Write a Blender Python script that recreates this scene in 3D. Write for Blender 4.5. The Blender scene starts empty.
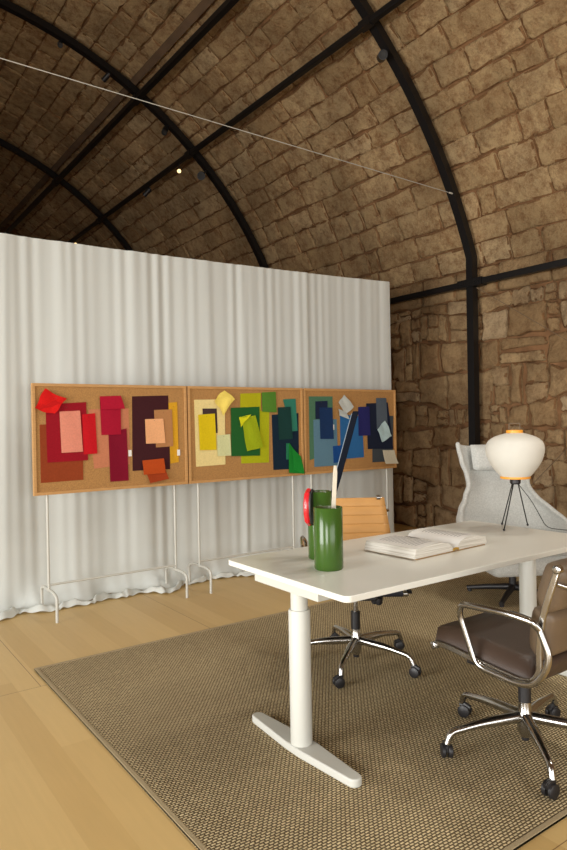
import bpy, bmesh, math, random
from mathutils import Vector, Matrix
PI = math.pi
C = bpy.context.scene.collection
random.seed(11)

# ------------------------------------------------------------------ helpers
def lin(c):
    c = c / 255.0
    return c / 12.92 if c <= 0.04045 else ((c + 0.055) / 1.055) ** 2.4
def rgb(r, g, b, k=1.0):
    return (min(lin(r) / k, .9), min(lin(g) / k, .9), min(lin(b) / k, .9), 1)

class MB:
    def __init__(self):
        self.v = []; self.f = []; self.m = []
    def add(self, vs, fs, mi=0, M=None):
        o = len(self.v)
        for p in vs:
            p = Vector(p)
            self.v.append(tuple(M @ p) if M is not None else tuple(p))
        for f in fs:
            self.f.append([i + o for i in f]); self.m.append(mi)
        return self
    def box(self, c, s, mi=0, M=None):
        x, y, z = c; a, b, d = s[0] / 2, s[1] / 2, s[2] / 2
        vs = [(x + i * a, y + j * b, z + k * d) for k in (-1, 1) for j in (-1, 1) for i in (-1, 1)]
        return self.add(vs, [(0, 2, 3, 1), (4, 5, 7, 6), (0, 1, 5, 4), (2, 6, 7, 3), (0, 4, 6, 2), (1, 3, 7, 5)], mi, M)
    def tube(self, pts, r, n=10, closed=False, mi=0, sect=None, up=None, caps=True):
        """sweep a round (or given 2-D) section along points; r may be a list"""
        pts = [Vector(p) for p in pts]; N = len(pts)
        rr = r if isinstance(r, (list, tuple)) else [r] * N
        sec = sect or [(math.cos(2 * PI * k / n), math.sin(2 * PI * k / n)) for k in range(n)]
        n = len(sec)
        vs = []; prev = None
        for i, p in enumerate(pts):
            if closed: t = pts[(i + 1) % N] - pts[i - 1]
            else: t = pts[min(i + 1, N - 1)] - pts[max(i - 1, 0)]
            t.normalize()
            if up is not None: a = Vector(up) - t * Vector(up).dot(t)
            elif prev is None: a = t.orthogonal()
            else: a = prev - t * prev.dot(t)
            a.normalize(); prev = a; b = t.cross(a)
            for (x, y) in sec: vs.append(p + a * (x * rr[i]) + b * (y * rr[i]))
        fs = []
        for i in range(N if closed else N - 1):
            for k in range(n):
                j = (i + 1) % N
                fs.append((i * n + k, i * n + (k + 1) % n, j * n + (k + 1) % n, j * n + k))
        if not closed and caps:
            fs.append(tuple(range(n))[::-1]); fs.append(tuple((N - 1) * n + k for k in range(n)))
        return self.add(vs, fs, mi)
    def cyl(self, a, b, r, n=16, r2=None, mi=0):
        return self.tube([a, b], [r, r if r2 is None else r2], n, mi=mi)
    def lathe(self, prof, n=32, c=(0, 0, 0), mi=0, caps=True):
        vs = []; fs = []
        for (r, z) in prof:
            for k in range(n):
                t = 2 * PI * k / n
                vs.append((c[0] + r * math.cos(t), c[1] + r * math.sin(t), c[2] + z))
        for i in range(len(prof) - 1):
            for k in range(n):
                fs.append((i * n + k, i * n + (k + 1) % n, (i + 1) * n + (k + 1) % n, (i + 1) * n + k))
        if caps:
            fs.append(tuple(range(n))[::-1]); fs.append(tuple((len(prof) - 1) * n + k for k in range(n)))
        return self.add(vs, fs, mi)
    def grid(self, fn, nu, nv, mi=0, thick=0.0, both=True):
        """fn(u,v)->point, u,v in 0..1; thick: offset along computed normal to close a slab"""
        P = [[Vector(fn(i / nu, j / nv)) for i in range(nu + 1)] for j in range(nv + 1)]
        W = nu + 1
        if not thick:
            return self.add([p for row in P for p in row], [(j * W + i, j * W + i + 1, (j + 1) * W + i + 1, (j + 1) * W + i) for j in range(nv) for i in range(nu)], mi)
        Nn = []
        for j in range(nv + 1):
            for i in range(nu + 1):
                du = P[j][min(i + 1, nu)] - P[j][max(i - 1, 0)]
                dv = P[min(j + 1, nv)][i] - P[max(j - 1, 0)][i]
                q = du.cross(dv)
                Nn.append(q.normalized() if q.length > 1e-12 else Vector((0, 0, 1)))
        flat = [p for row in P for p in row]; n = len(flat)
        vs = flat + [p - q * thick for p, q in zip(flat, Nn)]
        fs = []
        for j in range(nv):
            for i in range(nu):
                a, b, c, d = j * W + i, j * W + i + 1, (j + 1) * W + i + 1, (j + 1) * W + i
                fs.append((a, b, c, d)); fs.append((n + d, n + c, n + b, n + a))
        for i in range(nu):
            fs.append((i + 1, i, n + i, n + i + 1)); a = nv * W + i; fs.append((a, a + 1, n + a + 1, n + a))
        for j in range(nv):
            a = j * W; fs.append((a, a + W, n + a + W, n + a)); a = j * W + nu; fs.append((a + W, a, n + a, n + a + W))
        return self.add(vs, fs, mi)
    def prism(self, poly, z0, z1, mi=0, M=None):
        n = len(poly)
        vs = [(x, y, z0) for x, y in poly] + [(x, y, z1) for x, y in poly]
        fs = [tuple(range(n))[::-1], tuple(range(n, 2 * n))] + [(k, (k + 1) % n, n + (k + 1) % n, n + k) for k in range(n)]
        return self.add(vs, fs, mi, M)
    def build(self, name, mats, parent=None, smooth=False, bevel=0.0, subsurf=0, angle=40, uv=None):
        me = bpy.data.meshes.new(name)
        me.from_pydata(self.v, [], self.f); me.update()
        if not isinstance(mats, (list, tuple)): mats = [mats]
        for m in mats: me.materials.append(m)
        for p, mi in zip(me.polygons, self.m): p.material_index = mi
        bm = bmesh.new(); bm.from_mesh(me)
        bmesh.ops.recalc_face_normals(bm, faces=bm.faces)
        bm.to_mesh(me); bm.free()
        if smooth:
            for p in me.polygons: p.use_smooth = True
            if smooth != 'all': me.set_sharp_from_angle(angle=math.radians(angle))
        o = bpy.data.objects.new(name, me); C.objects.link(o)
        if parent is not None: o.parent = parent
        if bevel:
            b = o.modifiers.new('b', 'BEVEL'); b.width = bevel; b.segments = 3; b.limit_method = 'ANGLE'; b.angle_limit = math.radians(50)
            for p in me.polygons: p.use_smooth = True
            me.set_sharp_from_angle(angle=math.radians(60))
            b.harden_normals = False
        if subsurf:
            s = o.modifiers.new('s', 'SUBSURF'); s.levels = subsurf; s.render_levels = subsurf
        return o

def tag(o, label=None, cat=None, group=None, kind=None):
    if label: o['label'] = label
    if cat: o['category'] = cat
    if group: o['group'] = group
    if kind: o['kind'] = kind
    return o
def thing(name, loc, rz, label, cat, group=None):
    o = bpy.data.objects.new(name, None); C.objects.link(o)
    o.location = loc; o.rotation_euler = (0, 0, rz); o.empty_display_size = .1
    return tag(o, label, cat, group)
def kids(o, src):
    return [c for c in src if c.parent is o]
def copy_tree(o, loc, rz, label):
    allo = list(C.objects)
    def rec(x, par):
        c = x.copy(); C.objects.link(c)
        if par is not None:
            c.parent = par
        for k in kids(x, allo): rec(k, c)
        return c
    r = rec(o, None); r.location = loc; r.rotation_euler = (0, 0, rz); r['label'] = label
    return r
def arc_pts(pts, rad, n=6):
    """round the corners of an open polyline"""
    pts = [Vector(p) for p in pts]; out = [pts[0]]
    for i in range(1, len(pts) - 1):
        a, b, c = pts[i - 1], pts[i], pts[i + 1]
        r = rad if not isinstance(rad, (list, tuple)) else rad[i - 1]
        d1 = (a - b); d2 = (c - b)
        k = min(r, d1.length * .48, d2.length * .48)
        p, q = b + d1.normalized() * k, b + d2.normalized() * k
        for j in range(n + 1):
            t = j / n
            out.append(p * (1 - t) ** 2 + b * (2 * t * (1 - t)) + q * t * t)
    out.append(pts[-1]); return out

# ------------------------------------------------------------------ materials
def nt(name):
    m = bpy.data.materials.new(name); m.use_nodes = True
    t = m.node_tree; b = t.nodes['Principled BSDF']
    return m, t, b
def N(t, ty, **kw):
    n = t.nodes.new(ty)
    for k, v in kw.items():
        if k.startswith('_'): setattr(n, k[1:], v)
        else: n.inputs[k.replace('__', ' ')].default_value = v
    return n
def L(t, a, ao, b, bi): t.links.new(a.outputs[ao], b.inputs[bi])
def mat(name, col, rough=.5, metal=0.0, var=0.0, nscale=30.0, bump=0.0, bscale=None, spec=None, coat=0.0, sheen=0.0, stretch=None):
    m, t, b = nt(name)
    b.inputs['Base Color'].default_value = col
    b.inputs['Roughness'].default_value = rough; b.inputs['Metallic'].default_value = metal
    if spec is not None: b.inputs['Specular IOR Level'].default_value = spec
    if coat: b.inputs['Coat Weight'].default_value = coat; b.inputs['Coat Roughness'].default_value = .08
    if sheen: b.inputs['Sheen Weight'].default_value = sheen
    if var or bump:
        tc = N(t, 'ShaderNodeTexCoord'); mp = N(t, 'ShaderNodeMapping')
        if stretch: mp.inputs['Scale'].default_value = stretch
        L(t, tc, 'Object', mp, 'Vector')
    if var:
        n = N(t, 'ShaderNodeTexNoise', Scale=nscale, Detail=4.0); L(t, mp, 0, n, 'Vector')
        mr = N(t, 'ShaderNodeMapRange'); mr.inputs['From Min'].default_value = .3; mr.inputs['From Max'].default_value = .7
        mr.inputs['To Min'].default_value = 1 - var; mr.inputs['To Max'].default_value = 1 + var
        L(t, n, 0, mr, 0)
        mx = N(t, 'ShaderNodeVectorMath', _operation='SCALE'); mx.inputs[0].default_value = col[:3]
        L(t, mr, 0, mx, 'Scale'); L(t, mx, 0, b, 'Base Color')
    if bump:
        n = N(t, 'ShaderNodeTexNoise', Scale=bscale or nscale, Detail=3.0); L(t, mp, 0, n, 'Vector')
        bp = N(t, 'ShaderNodeBump', Strength=bump, Distance=.01); L(t, n, 0, bp, 'Height'); L(t, bp, 0, b, 'Normal')
    return m

def stone_mat(name, cols, mottling, dark, pit):
    m, t, b = nt(name)
    b.inputs['Roughness'].default_value = .95; b.inputs['Specular IOR Level'].default_value = .15
    g = N(t, 'ShaderNodeNewGeometry'); tc = N(t, 'ShaderNodeTexCoord')
    cr = N(t, 'ShaderNodeValToRGB'); e = cr.color_ramp.elements
    e[0].position = 0; e[0].color = cols[0]; e[1].position = 1; e[1].color = cols[-1]
    for i, c in enumerate(cols[1:-1]):
        x = e.new((i + 1) / (len(cols) - 1)); x.color = c
    L(t, g, 'Random Per Island', cr, 0)
    n1 = N(t, 'ShaderNodeTexNoise', Scale=7.0, Detail=12.0, Roughness=.85); L(t, tc, 'Object', n1, 'Vector')
    m1 = N(t, 'ShaderNodeMapRange'); m1.inputs['From Min'].default_value = .45; m1.inputs['From Max'].default_value = .62; L(t, n1, 0, m1, 0)
    mx = N(t, 'ShaderNodeMix', _data_type='RGBA', _blend_type='MIX'); mx.inputs[7].default_value = dark
    mm = N(t, 'ShaderNodeMath', _operation='MULTIPLY'); mm.inputs[1].default_value = mottling; L(t, m1, 0, mm, 0)
    L(t, mm, 0, mx, 0); L(t, cr, 0, mx, 6)
    n2 = N(t, 'ShaderNodeTexNoise', Scale=1.1, Detail=4.0, Roughness=.6); L(t, tc, 'Object', n2, 'Vector')
    m2 = N(t, 'ShaderNodeMapRange'); m2.inputs['From Min'].default_value = .35; m2.inputs['From Max'].default_value = .65
    m2.inputs['To Min'].default_value = .72; m2.inputs['To Max'].default_value = 1.12; L(t, n2, 0, m2, 0)
    sc = N(t, 'ShaderNodeVectorMath', _operation='SCALE'); L(t, mx, 2, sc, 0); L(t, m2, 0, sc, 'Scale')
    L(t, sc, 0, b, 'Base Color')
    n3 = N(t, 'ShaderNodeTexNoise', Scale=26.0, Detail=8.0, Roughness=.75); L(t, tc, 'Object', n3, 'Vector')
    bp = N(t, 'ShaderNodeBump', Strength=pit, Distance=.05); L(t, n3, 0, bp, 'Height'); L(t, bp, 0, b, 'Normal')
    return m

M = {}
M['vault_stone'] = stone_mat('vault stone', [(.49, .33, .165, 1), (.62, .44, .235, 1), (.52, .355, .18, 1), (.67, .49, .275, 1)], .85, (.25, .115, .045, 1), 1.0)
M['rubble_stone'] = stone_mat('rubble stone', [(.40, .255, .125, 1), (.57, .395, .21, 1), (.46, .305, .155, 1), (.61, .445, .265, 1)], .75, (.20, .105, .048, 1), 1.0)
M['mortar'] = mat('old mortar', (.20, .105, .050, 1), .98, var=.35, nscale=6, bump=.6, bscale=30, spec=.1)
M['stained_edge'] = stone_mat('stained stone edge', [(.31, .165, .072, 1), (.39, .215, .10, 1), (.26, .135, .058, 1)], .7, (.17, .08, .034, 1), 1.0)
M['plaster'] = mat('lime plaster', (.42, .30, .19, 1), .95, var=.2, nscale=2, bump=.3, bscale=25)
M['steel'] = mat('black steel', (.008, .007, .007, 1), .42, 0.0, spec=.4, bump=.08, bscale=60)
M['black'] = mat('black plastic', (.012, .011, .012, 1), .45)
M['white'] = mat('white lacquer', (.70, .70, .635, 1), .30, var=.02, nscale=3, spec=.6)
M['white_metal'] = mat('white coated metal', (.53, .53, .48, 1), .4, var=.015, nscale=8)
M['chrome'] = mat('polished aluminium', (.44, .43, .41, 1), .2, 1.0, var=.05, nscale=9)
M['oak'] = mat('light oak', (.50, .27, .095, 1), .55, var=.12, nscale=14, stretch=(1, 1, 8))
M['old_wire'] = mat('weathered wire', (.16, .11, .065, 1), .7)
M['cork'] = mat('cork', (.385, .198, .062, 1), .9, var=.22, nscale=160, bump=.15, bscale=200)
M['curtain'] = None
M['tan'] = mat('tan leather', (.50, .255, .075, 1), .5, var=.06, nscale=10, bump=.12, bscale=250)
M['brown'] = mat('brown leather', (.045, .027, .018, 1), .48, var=.10, nscale=8, bump=.15, bscale=220)
M['brown_lit'] = mat('lit brown leather', (.135, .092, .055, 1), .42, var=.10, nscale=8, bump=.15, bscale=220)  # the seat's brown leather again, painted lighter for light on the backrest
M['navy'] = mat('dark backing', (.012, .012, .018, 1), .6, var=.1, nscale=30)
M['wool'] = mat('pale grey wool', (.47, .475, .445, 1), .95, var=.13, nscale=90, bump=.25, bscale=220, sheen=.2)
M['green'] = mat('green glaze', (.040, .092, .013, 1), .2, spec=.35, coat=.12, var=.05, nscale=6)
M['green_in'] = mat('olive glaze', (.08, .10, .02, 1), .3, var=.05, nscale=6)
M['red'] = mat('red glaze', (.55, .012, .018, 1), .25, coat=.4, var=.04, nscale=6)
M['bamboo'] = mat('amber bamboo', (.80, .33, .03, 1), .45, var=.15, nscale=40, stretch=(1, 1, 6))
M['wire'] = mat('dark wire', (.02, .022, .018, 1), .4, .6, bump=.05)
M['cover'] = mat('book cover', (.35, .22, .10, 1), .6, var=.1)
M['binding'] = mat('rug binding', (.34, .265, .15, 1), .9, var=.15, nscale=200, bump=.3, bscale=400)

def curtain_mat():
    m, t, b = nt('white voile')
    out = t.nodes['Material Output']
    b.inputs['Base Color'].default_value = (.71, .745, .715, 1); b.inputs['Roughness'].default_value = .9; b.inputs['Specular IOR Level'].default_value = .1
    tr = N(t, 'ShaderNodeBsdfTranslucent'); tr.inputs[0].default_value = (.8, .8, .75, 1)
    mx = N(t, 'ShaderNodeMixShader'); mx.inputs[0].default_value = .18
    L(t, b, 0, mx, 1); L(t, tr, 0, mx, 2); L(t, mx, 0, out, 0)
    tc = N(t, 'ShaderNodeTexCoord'); w = N(t, 'ShaderNodeTexNoise', Scale=400.0); L(t, tc, 'Object', w, 'Vector')
    bp = N(t, 'ShaderNodeBump', Strength=.06, Distance=.002); L(t, w, 0, bp, 'Height'); L(t, bp, 0, b, 'Normal')
    return m
M['curtain'] = curtain_mat()

def paper_mat():
    m, t, b = nt('washi paper')
    out = t.nodes['Material Output']
    b.inputs['Base Color'].default_value = (.70, .68, .61, 1); b.inputs['Roughness'].default_value = .85; b.inputs['Specular IOR Level'].default_value = .2
    tr = N(t, 'ShaderNodeBsdfTranslucent'); tr.inputs[0].default_value = (.75, .70, .58, 1)
    mx = N(t, 'ShaderNodeMixShader'); mx.inputs[0].default_value = .2
    L(t, b, 0, mx, 1); L(t, tr, 0, mx, 2); L(t, mx, 0, out, 0)
    tc = N(t, 'ShaderNodeTexCoord'); w = N(t, 'ShaderNodeTexNoise', Scale=60.0); L(t, tc, 'Object', w, 'Vector')
    bp = N(t, 'ShaderNodeBump', Strength=.1, Distance=.002); L(t, w, 0, bp, 'Height'); L(t, bp, 0, b, 'Normal')
    return m
M['paper'] = paper_mat()

def rug_mat():
    m, t, b = nt('woven sisal')
    b.inputs['Roughness'].default_value = .95; b.inputs['Specular IOR Level'].default_value = .1
    tc = N(t, 'ShaderNodeTexCoord')
    no = N(t, 'ShaderNodeTexNoise', Scale=55.0, Detail=2.0); L(t, tc, 'Object', no, 'Vector')
    sb = N(t, 'ShaderNodeVectorMath', _operation='SUBTRACT'); sb.inputs[1].default_value = (.5, .5, .5); L(t, no, 1, sb, 0)
    s2 = N(t, 'ShaderNodeVectorMath', _operation='SCALE'); s2.inputs['Scale'].default_value = .007; L(t, sb, 0, s2, 0)
    ad = N(t, 'ShaderNodeVectorMath', _operation='ADD'); L(t, tc, 'Object', ad, 0); L(t, s2, 0, ad, 1)
    br = N(t, 'ShaderNodeTexBrick', Scale=1.0)
    br.inputs['Color1'].default_value = (.67, .545, .32, 1); br.inputs['Color2'].default_value = (.82, .67, .40, 1); br.inputs['Mortar'].default_value = (.09, .062, .032, 1)
    br.inputs['Mortar Size'].default_value = .0050; br.inputs['Mortar Smooth'].default_value = .9
    br.inputs['Brick Width'].default_value = .021; br.inputs['Row Height'].default_value = .0125
    L(t, ad, 0, br, 'Vector')
    n2 = N(t, 'ShaderNodeTexNoise', Scale=2.2, Detail=3.0); L(t, tc, 'Object', n2, 'Vector')
    mr = N(t, 'ShaderNodeMapRange'); mr.inputs['To Min'].default_value = .85; mr.inputs['To Max'].default_value = 1.12; L(t, n2, 0, mr, 0)
    sc = N(t, 'ShaderNodeVectorMath', _operation='SCALE'); L(t, br, 'Color', sc, 0); L(t, mr, 0, sc, 'Scale'); L(t, sc, 0, b, 'Base Color')
    iv = N(t, 'ShaderNodeMath', _operation='SUBTRACT'); iv.inputs[0].default_value = 1.0; L(t, br, 'Fac', iv, 1)
    bp = N(t, 'ShaderNodeBump', Strength=.8, Distance=.006); L(t, iv, 0, bp, 'Height'); L(t, bp, 0, b, 'Normal')
    return m
M['rug'] = rug_mat()

def floor_mat():
    m, t, b = nt('pale plywood boards')
    b.inputs['Roughness'].default_value = .42; b.inputs['Specular IOR Level'].default_value = .35
    tc = N(t, 'ShaderNodeTexCoord')
    mp = N(t, 'ShaderNodeMapping'); mp.inputs['Location'].default_value = (-.976 + .61 + 1.22 * 4, -3.67 + 2.44 * 6, 0); L(t, tc, 'Object', mp, 0)
    br = N(t, 'ShaderNodeTexBrick', Scale=1.0, _offset=.5)
    br.inputs['Brick Width'].default_value = 1.22; br.inputs['Row Height'].default_value = 2.44; br.inputs['Mortar Size'].default_value = .0022; br.inputs['Mortar Smooth'].default_value = .3
    br.inputs['Color1'].default_value = (.555, .385, .155, 1); br.inputs['Color2'].default_value = (.60, .425, .18, 1); br.inputs['Mortar'].default_value = (.22, .12, .045, 1)
    L(t, mp, 0, br, 'Vector')
    m2 = N(t, 'ShaderNodeMapping'); m2.inputs['Rotation'].default_value = (0, 0, PI / 2); m2.inputs['Location'].default_value = (20, -.72 + 14, 0); L(t, tc, 'Object', m2, 0)
    b2 = N(t, 'ShaderNodeTexBrick', Scale=1.0, _offset=.37)
    b2.inputs['Brick Width'].default_value = 2.44; b2.inputs['Row Height'].default_value = .14; b2.inputs['Mortar Size'].default_value = 0.0
    b2.inputs['Color1'].default_value = (.90, .86, .80, 1); b2.inputs['Color2'].default_value = (1.04, 1.04, 1.04, 1); b2.inputs['Bias'].default_value = .1
    L(t, m2, 0, b2, 'Vector')
    m3 = N(t, 'ShaderNodeMapping'); m3.inputs['Scale'].default_value = (22, 1.6, 1); L(t, tc, 'Object', m3, 0)
    n = N(t, 'ShaderNodeTexNoise', Scale=2.0, Detail=5.0); L(t, m3, 0, n, 'Vector')
    mr = N(t, 'ShaderNodeMapRange'); mr.inputs['To Min'].default_value = .93; mr.inputs['To Max'].default_value = 1.07; L(t, n, 0, mr, 0)
    mu = N(t, 'ShaderNodeVectorMath', _operation='MULTIPLY'); L(t, br, 'Color', mu, 0); L(t, b2, 'Color', mu, 1)
    sc = N(t, 'ShaderNodeVectorMath', _operation='SCALE'); L(t, mu, 0, sc, 0); L(t, mr, 0, sc, 'Scale'); L(t, sc, 0, b, 'Base Color')
    return m
M['floor'] = floor_mat()

def emit_mat(name, col, s):
    m, t, b = nt(name)
    b.inputs['Base Color'].default_value = (.8, .7, .5, 1); b.inputs['Emission Color'].default_value = col; b.inputs['Emission Strength'].default_value = s
    return m
M['lamp_on'] = emit_mat('glowing lens', (1, .64, .26, 1), 2.4)
M['lens'] = mat('dark lens', (.012, .011, .010, 1), .6)

# ------------------------------------------------------------------ setting
VA, VB, VR = 1.130, 1.397, 5.60           # vault axis (x), springing-circle centre height, radius
A0 = math.radians(18.8)
def vault(ang, y, r): return (VA + r * math.cos(ang), y, VB + r * math.sin(ang))
YF, YB = -6.0, 17.5
XL, XR = VA - VR * math.cos(A0), VA + VR * math.cos(A0)
ZS = VB + VR * math.sin(A0)

fl = MB().box(((XL + XR) / 2, (YF + YB) / 2, -.05), (XR - XL + .6, YB - YF + .6, .1)).build('floor', M['floor']); tag(fl, kind='structure')

def stones(mb, pos, rows, a0, a1, wmin, wmax, gap, dep, jit0, rnd, wob=0.0, split=0.0):
    """courses of individually shaped stones; pos(a, b, depth) -> point. rows: list of b boundaries"""
    ph = [rnd.uniform(0, 6.28) for _ in range(len(rows))]
    def bound(i, a):
        if i == 0 or i == len(rows) - 1: return rows[i]
        return rows[i] + wob * (math.sin(a * 2.1 + ph[i]) + .6 * math.sin(a * 5.3 + 2 * ph[i]))
    for i in range(len(rows) - 1):
        a = a0 - rnd.uniform(0, wmax)
        while a < a1:
            w = rnd.uniform(wmin, wmax); h = rows[i + 1] - rows[i]
            if rnd.random() < .15: w *= .6
            subs = [(a, a + w, 0, 1)]
            if rnd.random() < split:
                k = rnd.uniform(.4, .6)
                if rnd.random() < .8: subs = [(a, a + w * k, 0, 1), (a + w * k, a + w, 0, .5), (a + w * k, a + w, .5, 1)]
                else: subs = [(a, a + w, 0, k), (a, a + w, k, 1)]
            for (p, q, lo, hi) in subs:
                def cor(x, f):
                    l, u = bound(i, x), bound(i + 1, x); return l + (u - l) * f
                g = gap * rnd.uniform(.6, 1.5); jit = jit0 * min(1, min(q - p, (rows[i + 1] - rows[i]) * (hi - lo)) / .22)
                j = lambda: rnd.uniform(-jit, jit)
                c = [Vector((p + g + j(), cor(p, lo) + g + j())), Vector((q - g + j(), cor(q, lo) + g + j())), Vector((q - g + j(), cor(q, hi) - g + j())), Vector((p + g + j(), cor(p, hi) - g + j()))]
                ctr = sum(c, Vector((0, 0))) / 4
                out = []
                for k in range(4):
                    s, e = c[k], c[(k + 1) % 4]
                    rk = min(.15, .026 / max((e - s).length, .05)) * rnd.uniform(.5, 1.4)
                    for f in (rk, .37, .63, 1 - rk):
                        pt = s.lerp(e, f); d = pt - ctr
                        if f in (.37, .63): pt = pt + d.normalized() * rnd.uniform(-jit, jit * .5)
                        out.append(pt)
                d0 = dep * rnd.uniform(.55, 1.3); n = len(out)
                vs = []; tilt = (rnd.uniform(-.25, .25) * dep, rnd.uniform(-.25, .25) * dep)
                sz = min(q - p, h * (hi - lo))
                for (ins, dd) in ((0, -.01), (.0, d0 * .55), (min(.022, .1 * sz), d0 * .94), (min(.05 + .04 * sz, .25 * sz), d0)):
                    for pt in out:
                        v = ctr - pt; pp = pt + v.normalized() * min(ins * rnd.uniform(.35, 1.5), v.length * .5)
                        r = (pp - ctr)
                        ex = 0 if dd < 0 else (tilt[0] * r.x / max(q - p, .05) + tilt[1] * r.y / max(h, .05)) * 2 + (rnd.uniform(-.08, .08) * dep if dd > d0 * .8 else 0)
                        vs.append(pos(pp.x, pp.y, dd + ex))
                vs.append(pos(ctr.x, ctr.y, d0 * 1.04))
                fs = []
                for r_ in range(3):
                    for k in range(n):
                        fs.append((r_ * n + k, r_ * n + (k + 1) % n, (r_ + 1) * n + (k + 1) % n, (r_ + 1) * n + k))
                fs += [(3 * n + k, 3 * n + (k + 1) % n, 4 * n) for k in range(n)]
                mb.add(vs, fs, 1)
                for q_ in range(n): mb.m[-len(fs) + n + q_] = 2 if rnd.random() < .5 else 1
            a += w
def course(b0, b1, hmin, hmax, rnd):
    out = [b0]
    while out[-1] < b1 - hmax: out.append(out[-1] + rnd.uniform(hmin, hmax))
    out.append(b1); return out

rnd = random.Random(5)
cl = MB()
cl.grid(lambda u, v: vault(A0 + (PI - 2 * A0) * u, YF - .3 + (YB - YF + .6) * v, VR), 48, 24, 0)
rows = [x / VR for x in course(A0 * VR, (PI - A0) * VR, .22, .31, rnd)]
stones(cl, lambda a, b, d: vault(b / VR, a, VR - d), [b * VR for b in rows], -.5, 16.5, .32, .74, .004, .024, .011, rnd, wob=.008)
tag(cl.build('ceiling', [M['mortar'], M['vault_stone'], M['stained_edge']], smooth='all'), kind='structure')

rnd = random.Random(21)
wr = MB(); XW = XR
wr.box((XW + .15, (YF + YB) / 2, ZS / 2), (.3, YB - YF + .6, ZS + .02), 0)
stones(wr, lambda a, b, d: (XW - d, a, b), course(0, 2.86, .24, .42, rnd) , -1.0, 10.0, .22, .58, .007, .045, .028, rnd, wob=.045, split=.42)
stones(wr, lambda a, b, d: (XW - d, a, b), [2.86, 3.2], -1.0, 12.0, .4, .8, .008, .05, .015, rnd, wob=.0)
tag(wr.build('wall_right', [M['mortar'], M['rubble_stone'], M['stained_edge']], smooth='all'), kind='structure')

# left wall with a tall doorway to daylight and one added for fill, front wall (behind the camera) with a wide opening added for fill, far end wall
DOORS = [(-4.6, -1.0), (0.8, 4.6)]; DZ = 3.1
wl = MB(); ys = [YF - .3] + [y for d in DOORS for y in d] + [YB + .3]
for k in range(0, len(ys), 2): wl.box((XL - .15, (ys[k] + ys[k + 1]) / 2, ZS / 2), (.3, ys[k + 1] - ys[k], ZS + .02))
for a, b in DOORS: wl.box((XL - .15, (a + b) / 2, (DZ + ZS) / 2), (.3, b - a, ZS - DZ + .02))
tag(wl.build('wall_left', M['plaster']), kind='structure')
def gable(y, thick, hole=None):
    mb = MB()
    def seg(x0, x1, n, zlo):
        for i in range(n):
            p, q = x0 + (x1 - x0) * i / n, x0 + (x1 - x0) * (i + 1) / n
            zt = lambda x: VB + math.sqrt(max(VR * VR - (x - VA) ** 2, 0)) + .12
            poly = [(p, zlo), (q, zlo), (q, zt(q)), (p, zt(p))]
            mb.add([(x, y + s, z) for s in (0, thick) for x, z in poly], [(0, 1, 2, 3), (7, 6, 5, 4), (0, 4, 5, 1), (1, 5, 6, 2), (2, 6, 7, 3), (3, 7, 4, 0)])
    if hole:
        seg(XL, hole[0], 8, 0); seg(hole[0], hole[1], 12, hole[2]); seg(hole[1], XR, 8, 0)
    else: seg(XL, XR, 24, 0)
    return mb
tag(gable(YB - .05, .3).build('wall_back', M['plaster']), kind='structure')
HX0, HX1, HZ = -2.4, 3.6, 3.2
tag(gable(YF - .25, .3, (HX0, HX1, HZ)).build('wall_front', M['plaster']), kind='structure')

# steel skeleton: arched ribs with posts, longitudinal bars
RI, RO = 5.425, 5.515
AK = math.asin((3.295 - VB) / 5.47)
def rib(y, label, w=.10):
    mb = MB()
    path = []
    xp = VA + 5.47 * math.cos(AK)
    path += [(xp + .0, y, 0.0), (xp, y, 1.5), (xp, y, 3.2)]
    n = 60
    for i in range(n + 1):
        path.append(vault(AK + (PI - 2 * AK) * i / n, y, 5.47))
    xq = 2 * VA - xp
    path += [(xq, y, 3.2), (xq, y, 1.5), (xq, y, 0.0)]
    h = .046
    mb.tube(path, 1.0, sect=[(-h, -h), (h, -h), (h, h), (-h, h)], up=(0, 1, 0))
    o = mb.build('steel_rib', M['steel'], None, smooth=True, angle=35)
    for side in (0, 1):
        xx = xp if side == 0 else xq
        b = MB().box((xx, y, .012), (.2, .2, .022))
        for a in (-.07, .07):
            for c in (-.07, .07): b.cyl((xx + a, y + c, .02), (xx + a, y + c, .035), .012, 6)
        b.build('base_plate', M['steel'], o)
        b = MB().box((xx, y, 2.994), (.11, .34, .09))
        for a in (-.13, -.08, .08, .13):
            b.cyl((xx - .07, y + a, 2.994), (xx + .07, y + a, 2.994), .01, 6)
        b.build('joint_plate', M['steel'], o)
    return tag(o, label, 'steel rib', 'black steel ribs under the vault')
T1, T2, T3 = 4.894, 8.772, 12.608
rib(T1, 'nearest black steel arch, its post standing behind the grey wing chair')
rib(T2, 'middle black steel arch, dropping behind the centre of the white curtain')
rib(T3, 'farthest black steel arch, low behind the left end of the white curtain')
def bar(name, x, z, w, label, cat, y0=-5.9, y1=17.4):
    mb = MB().box((x, (y0 + y1) / 2, z), (w, y1 - y0, w))
    o = mb.build(name, M['steel'], None, bevel=.006)
    for y in (T1, T2, T3):
        MB().box((x, y, z), (w + .02, .16, w + .02)).build('coupler', M['steel'], o)
    return tag(o, label, cat)
track = bar('lighting_track', 4.644, 5.462, .062, 'long black lighting track carrying the small lit spotlight', 'lighting track')
rr = bar('roof_rail', 3.808, 6.055, .075, 'black steel rail along the vault, left of the lighting track', 'steel rail')
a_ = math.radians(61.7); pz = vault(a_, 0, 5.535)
M['strip'] = mat('rail shadow strip', (.13, .078, .042, 1), .9, var=.2, nscale=5)  # colour of a thin strip laid in as the rail's soft shadow
st_ = MB().tube([(pz[0], -5.9, pz[2]), (pz[0], 17.4, pz[2])], 1.0, sect=[(-.015, -.045), (.015, -.045), (.015, .045), (-.015, .045)], up=(math.cos(a_), 0, math.sin(a_))).build('shadow_strip', M['strip'], rr)

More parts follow.
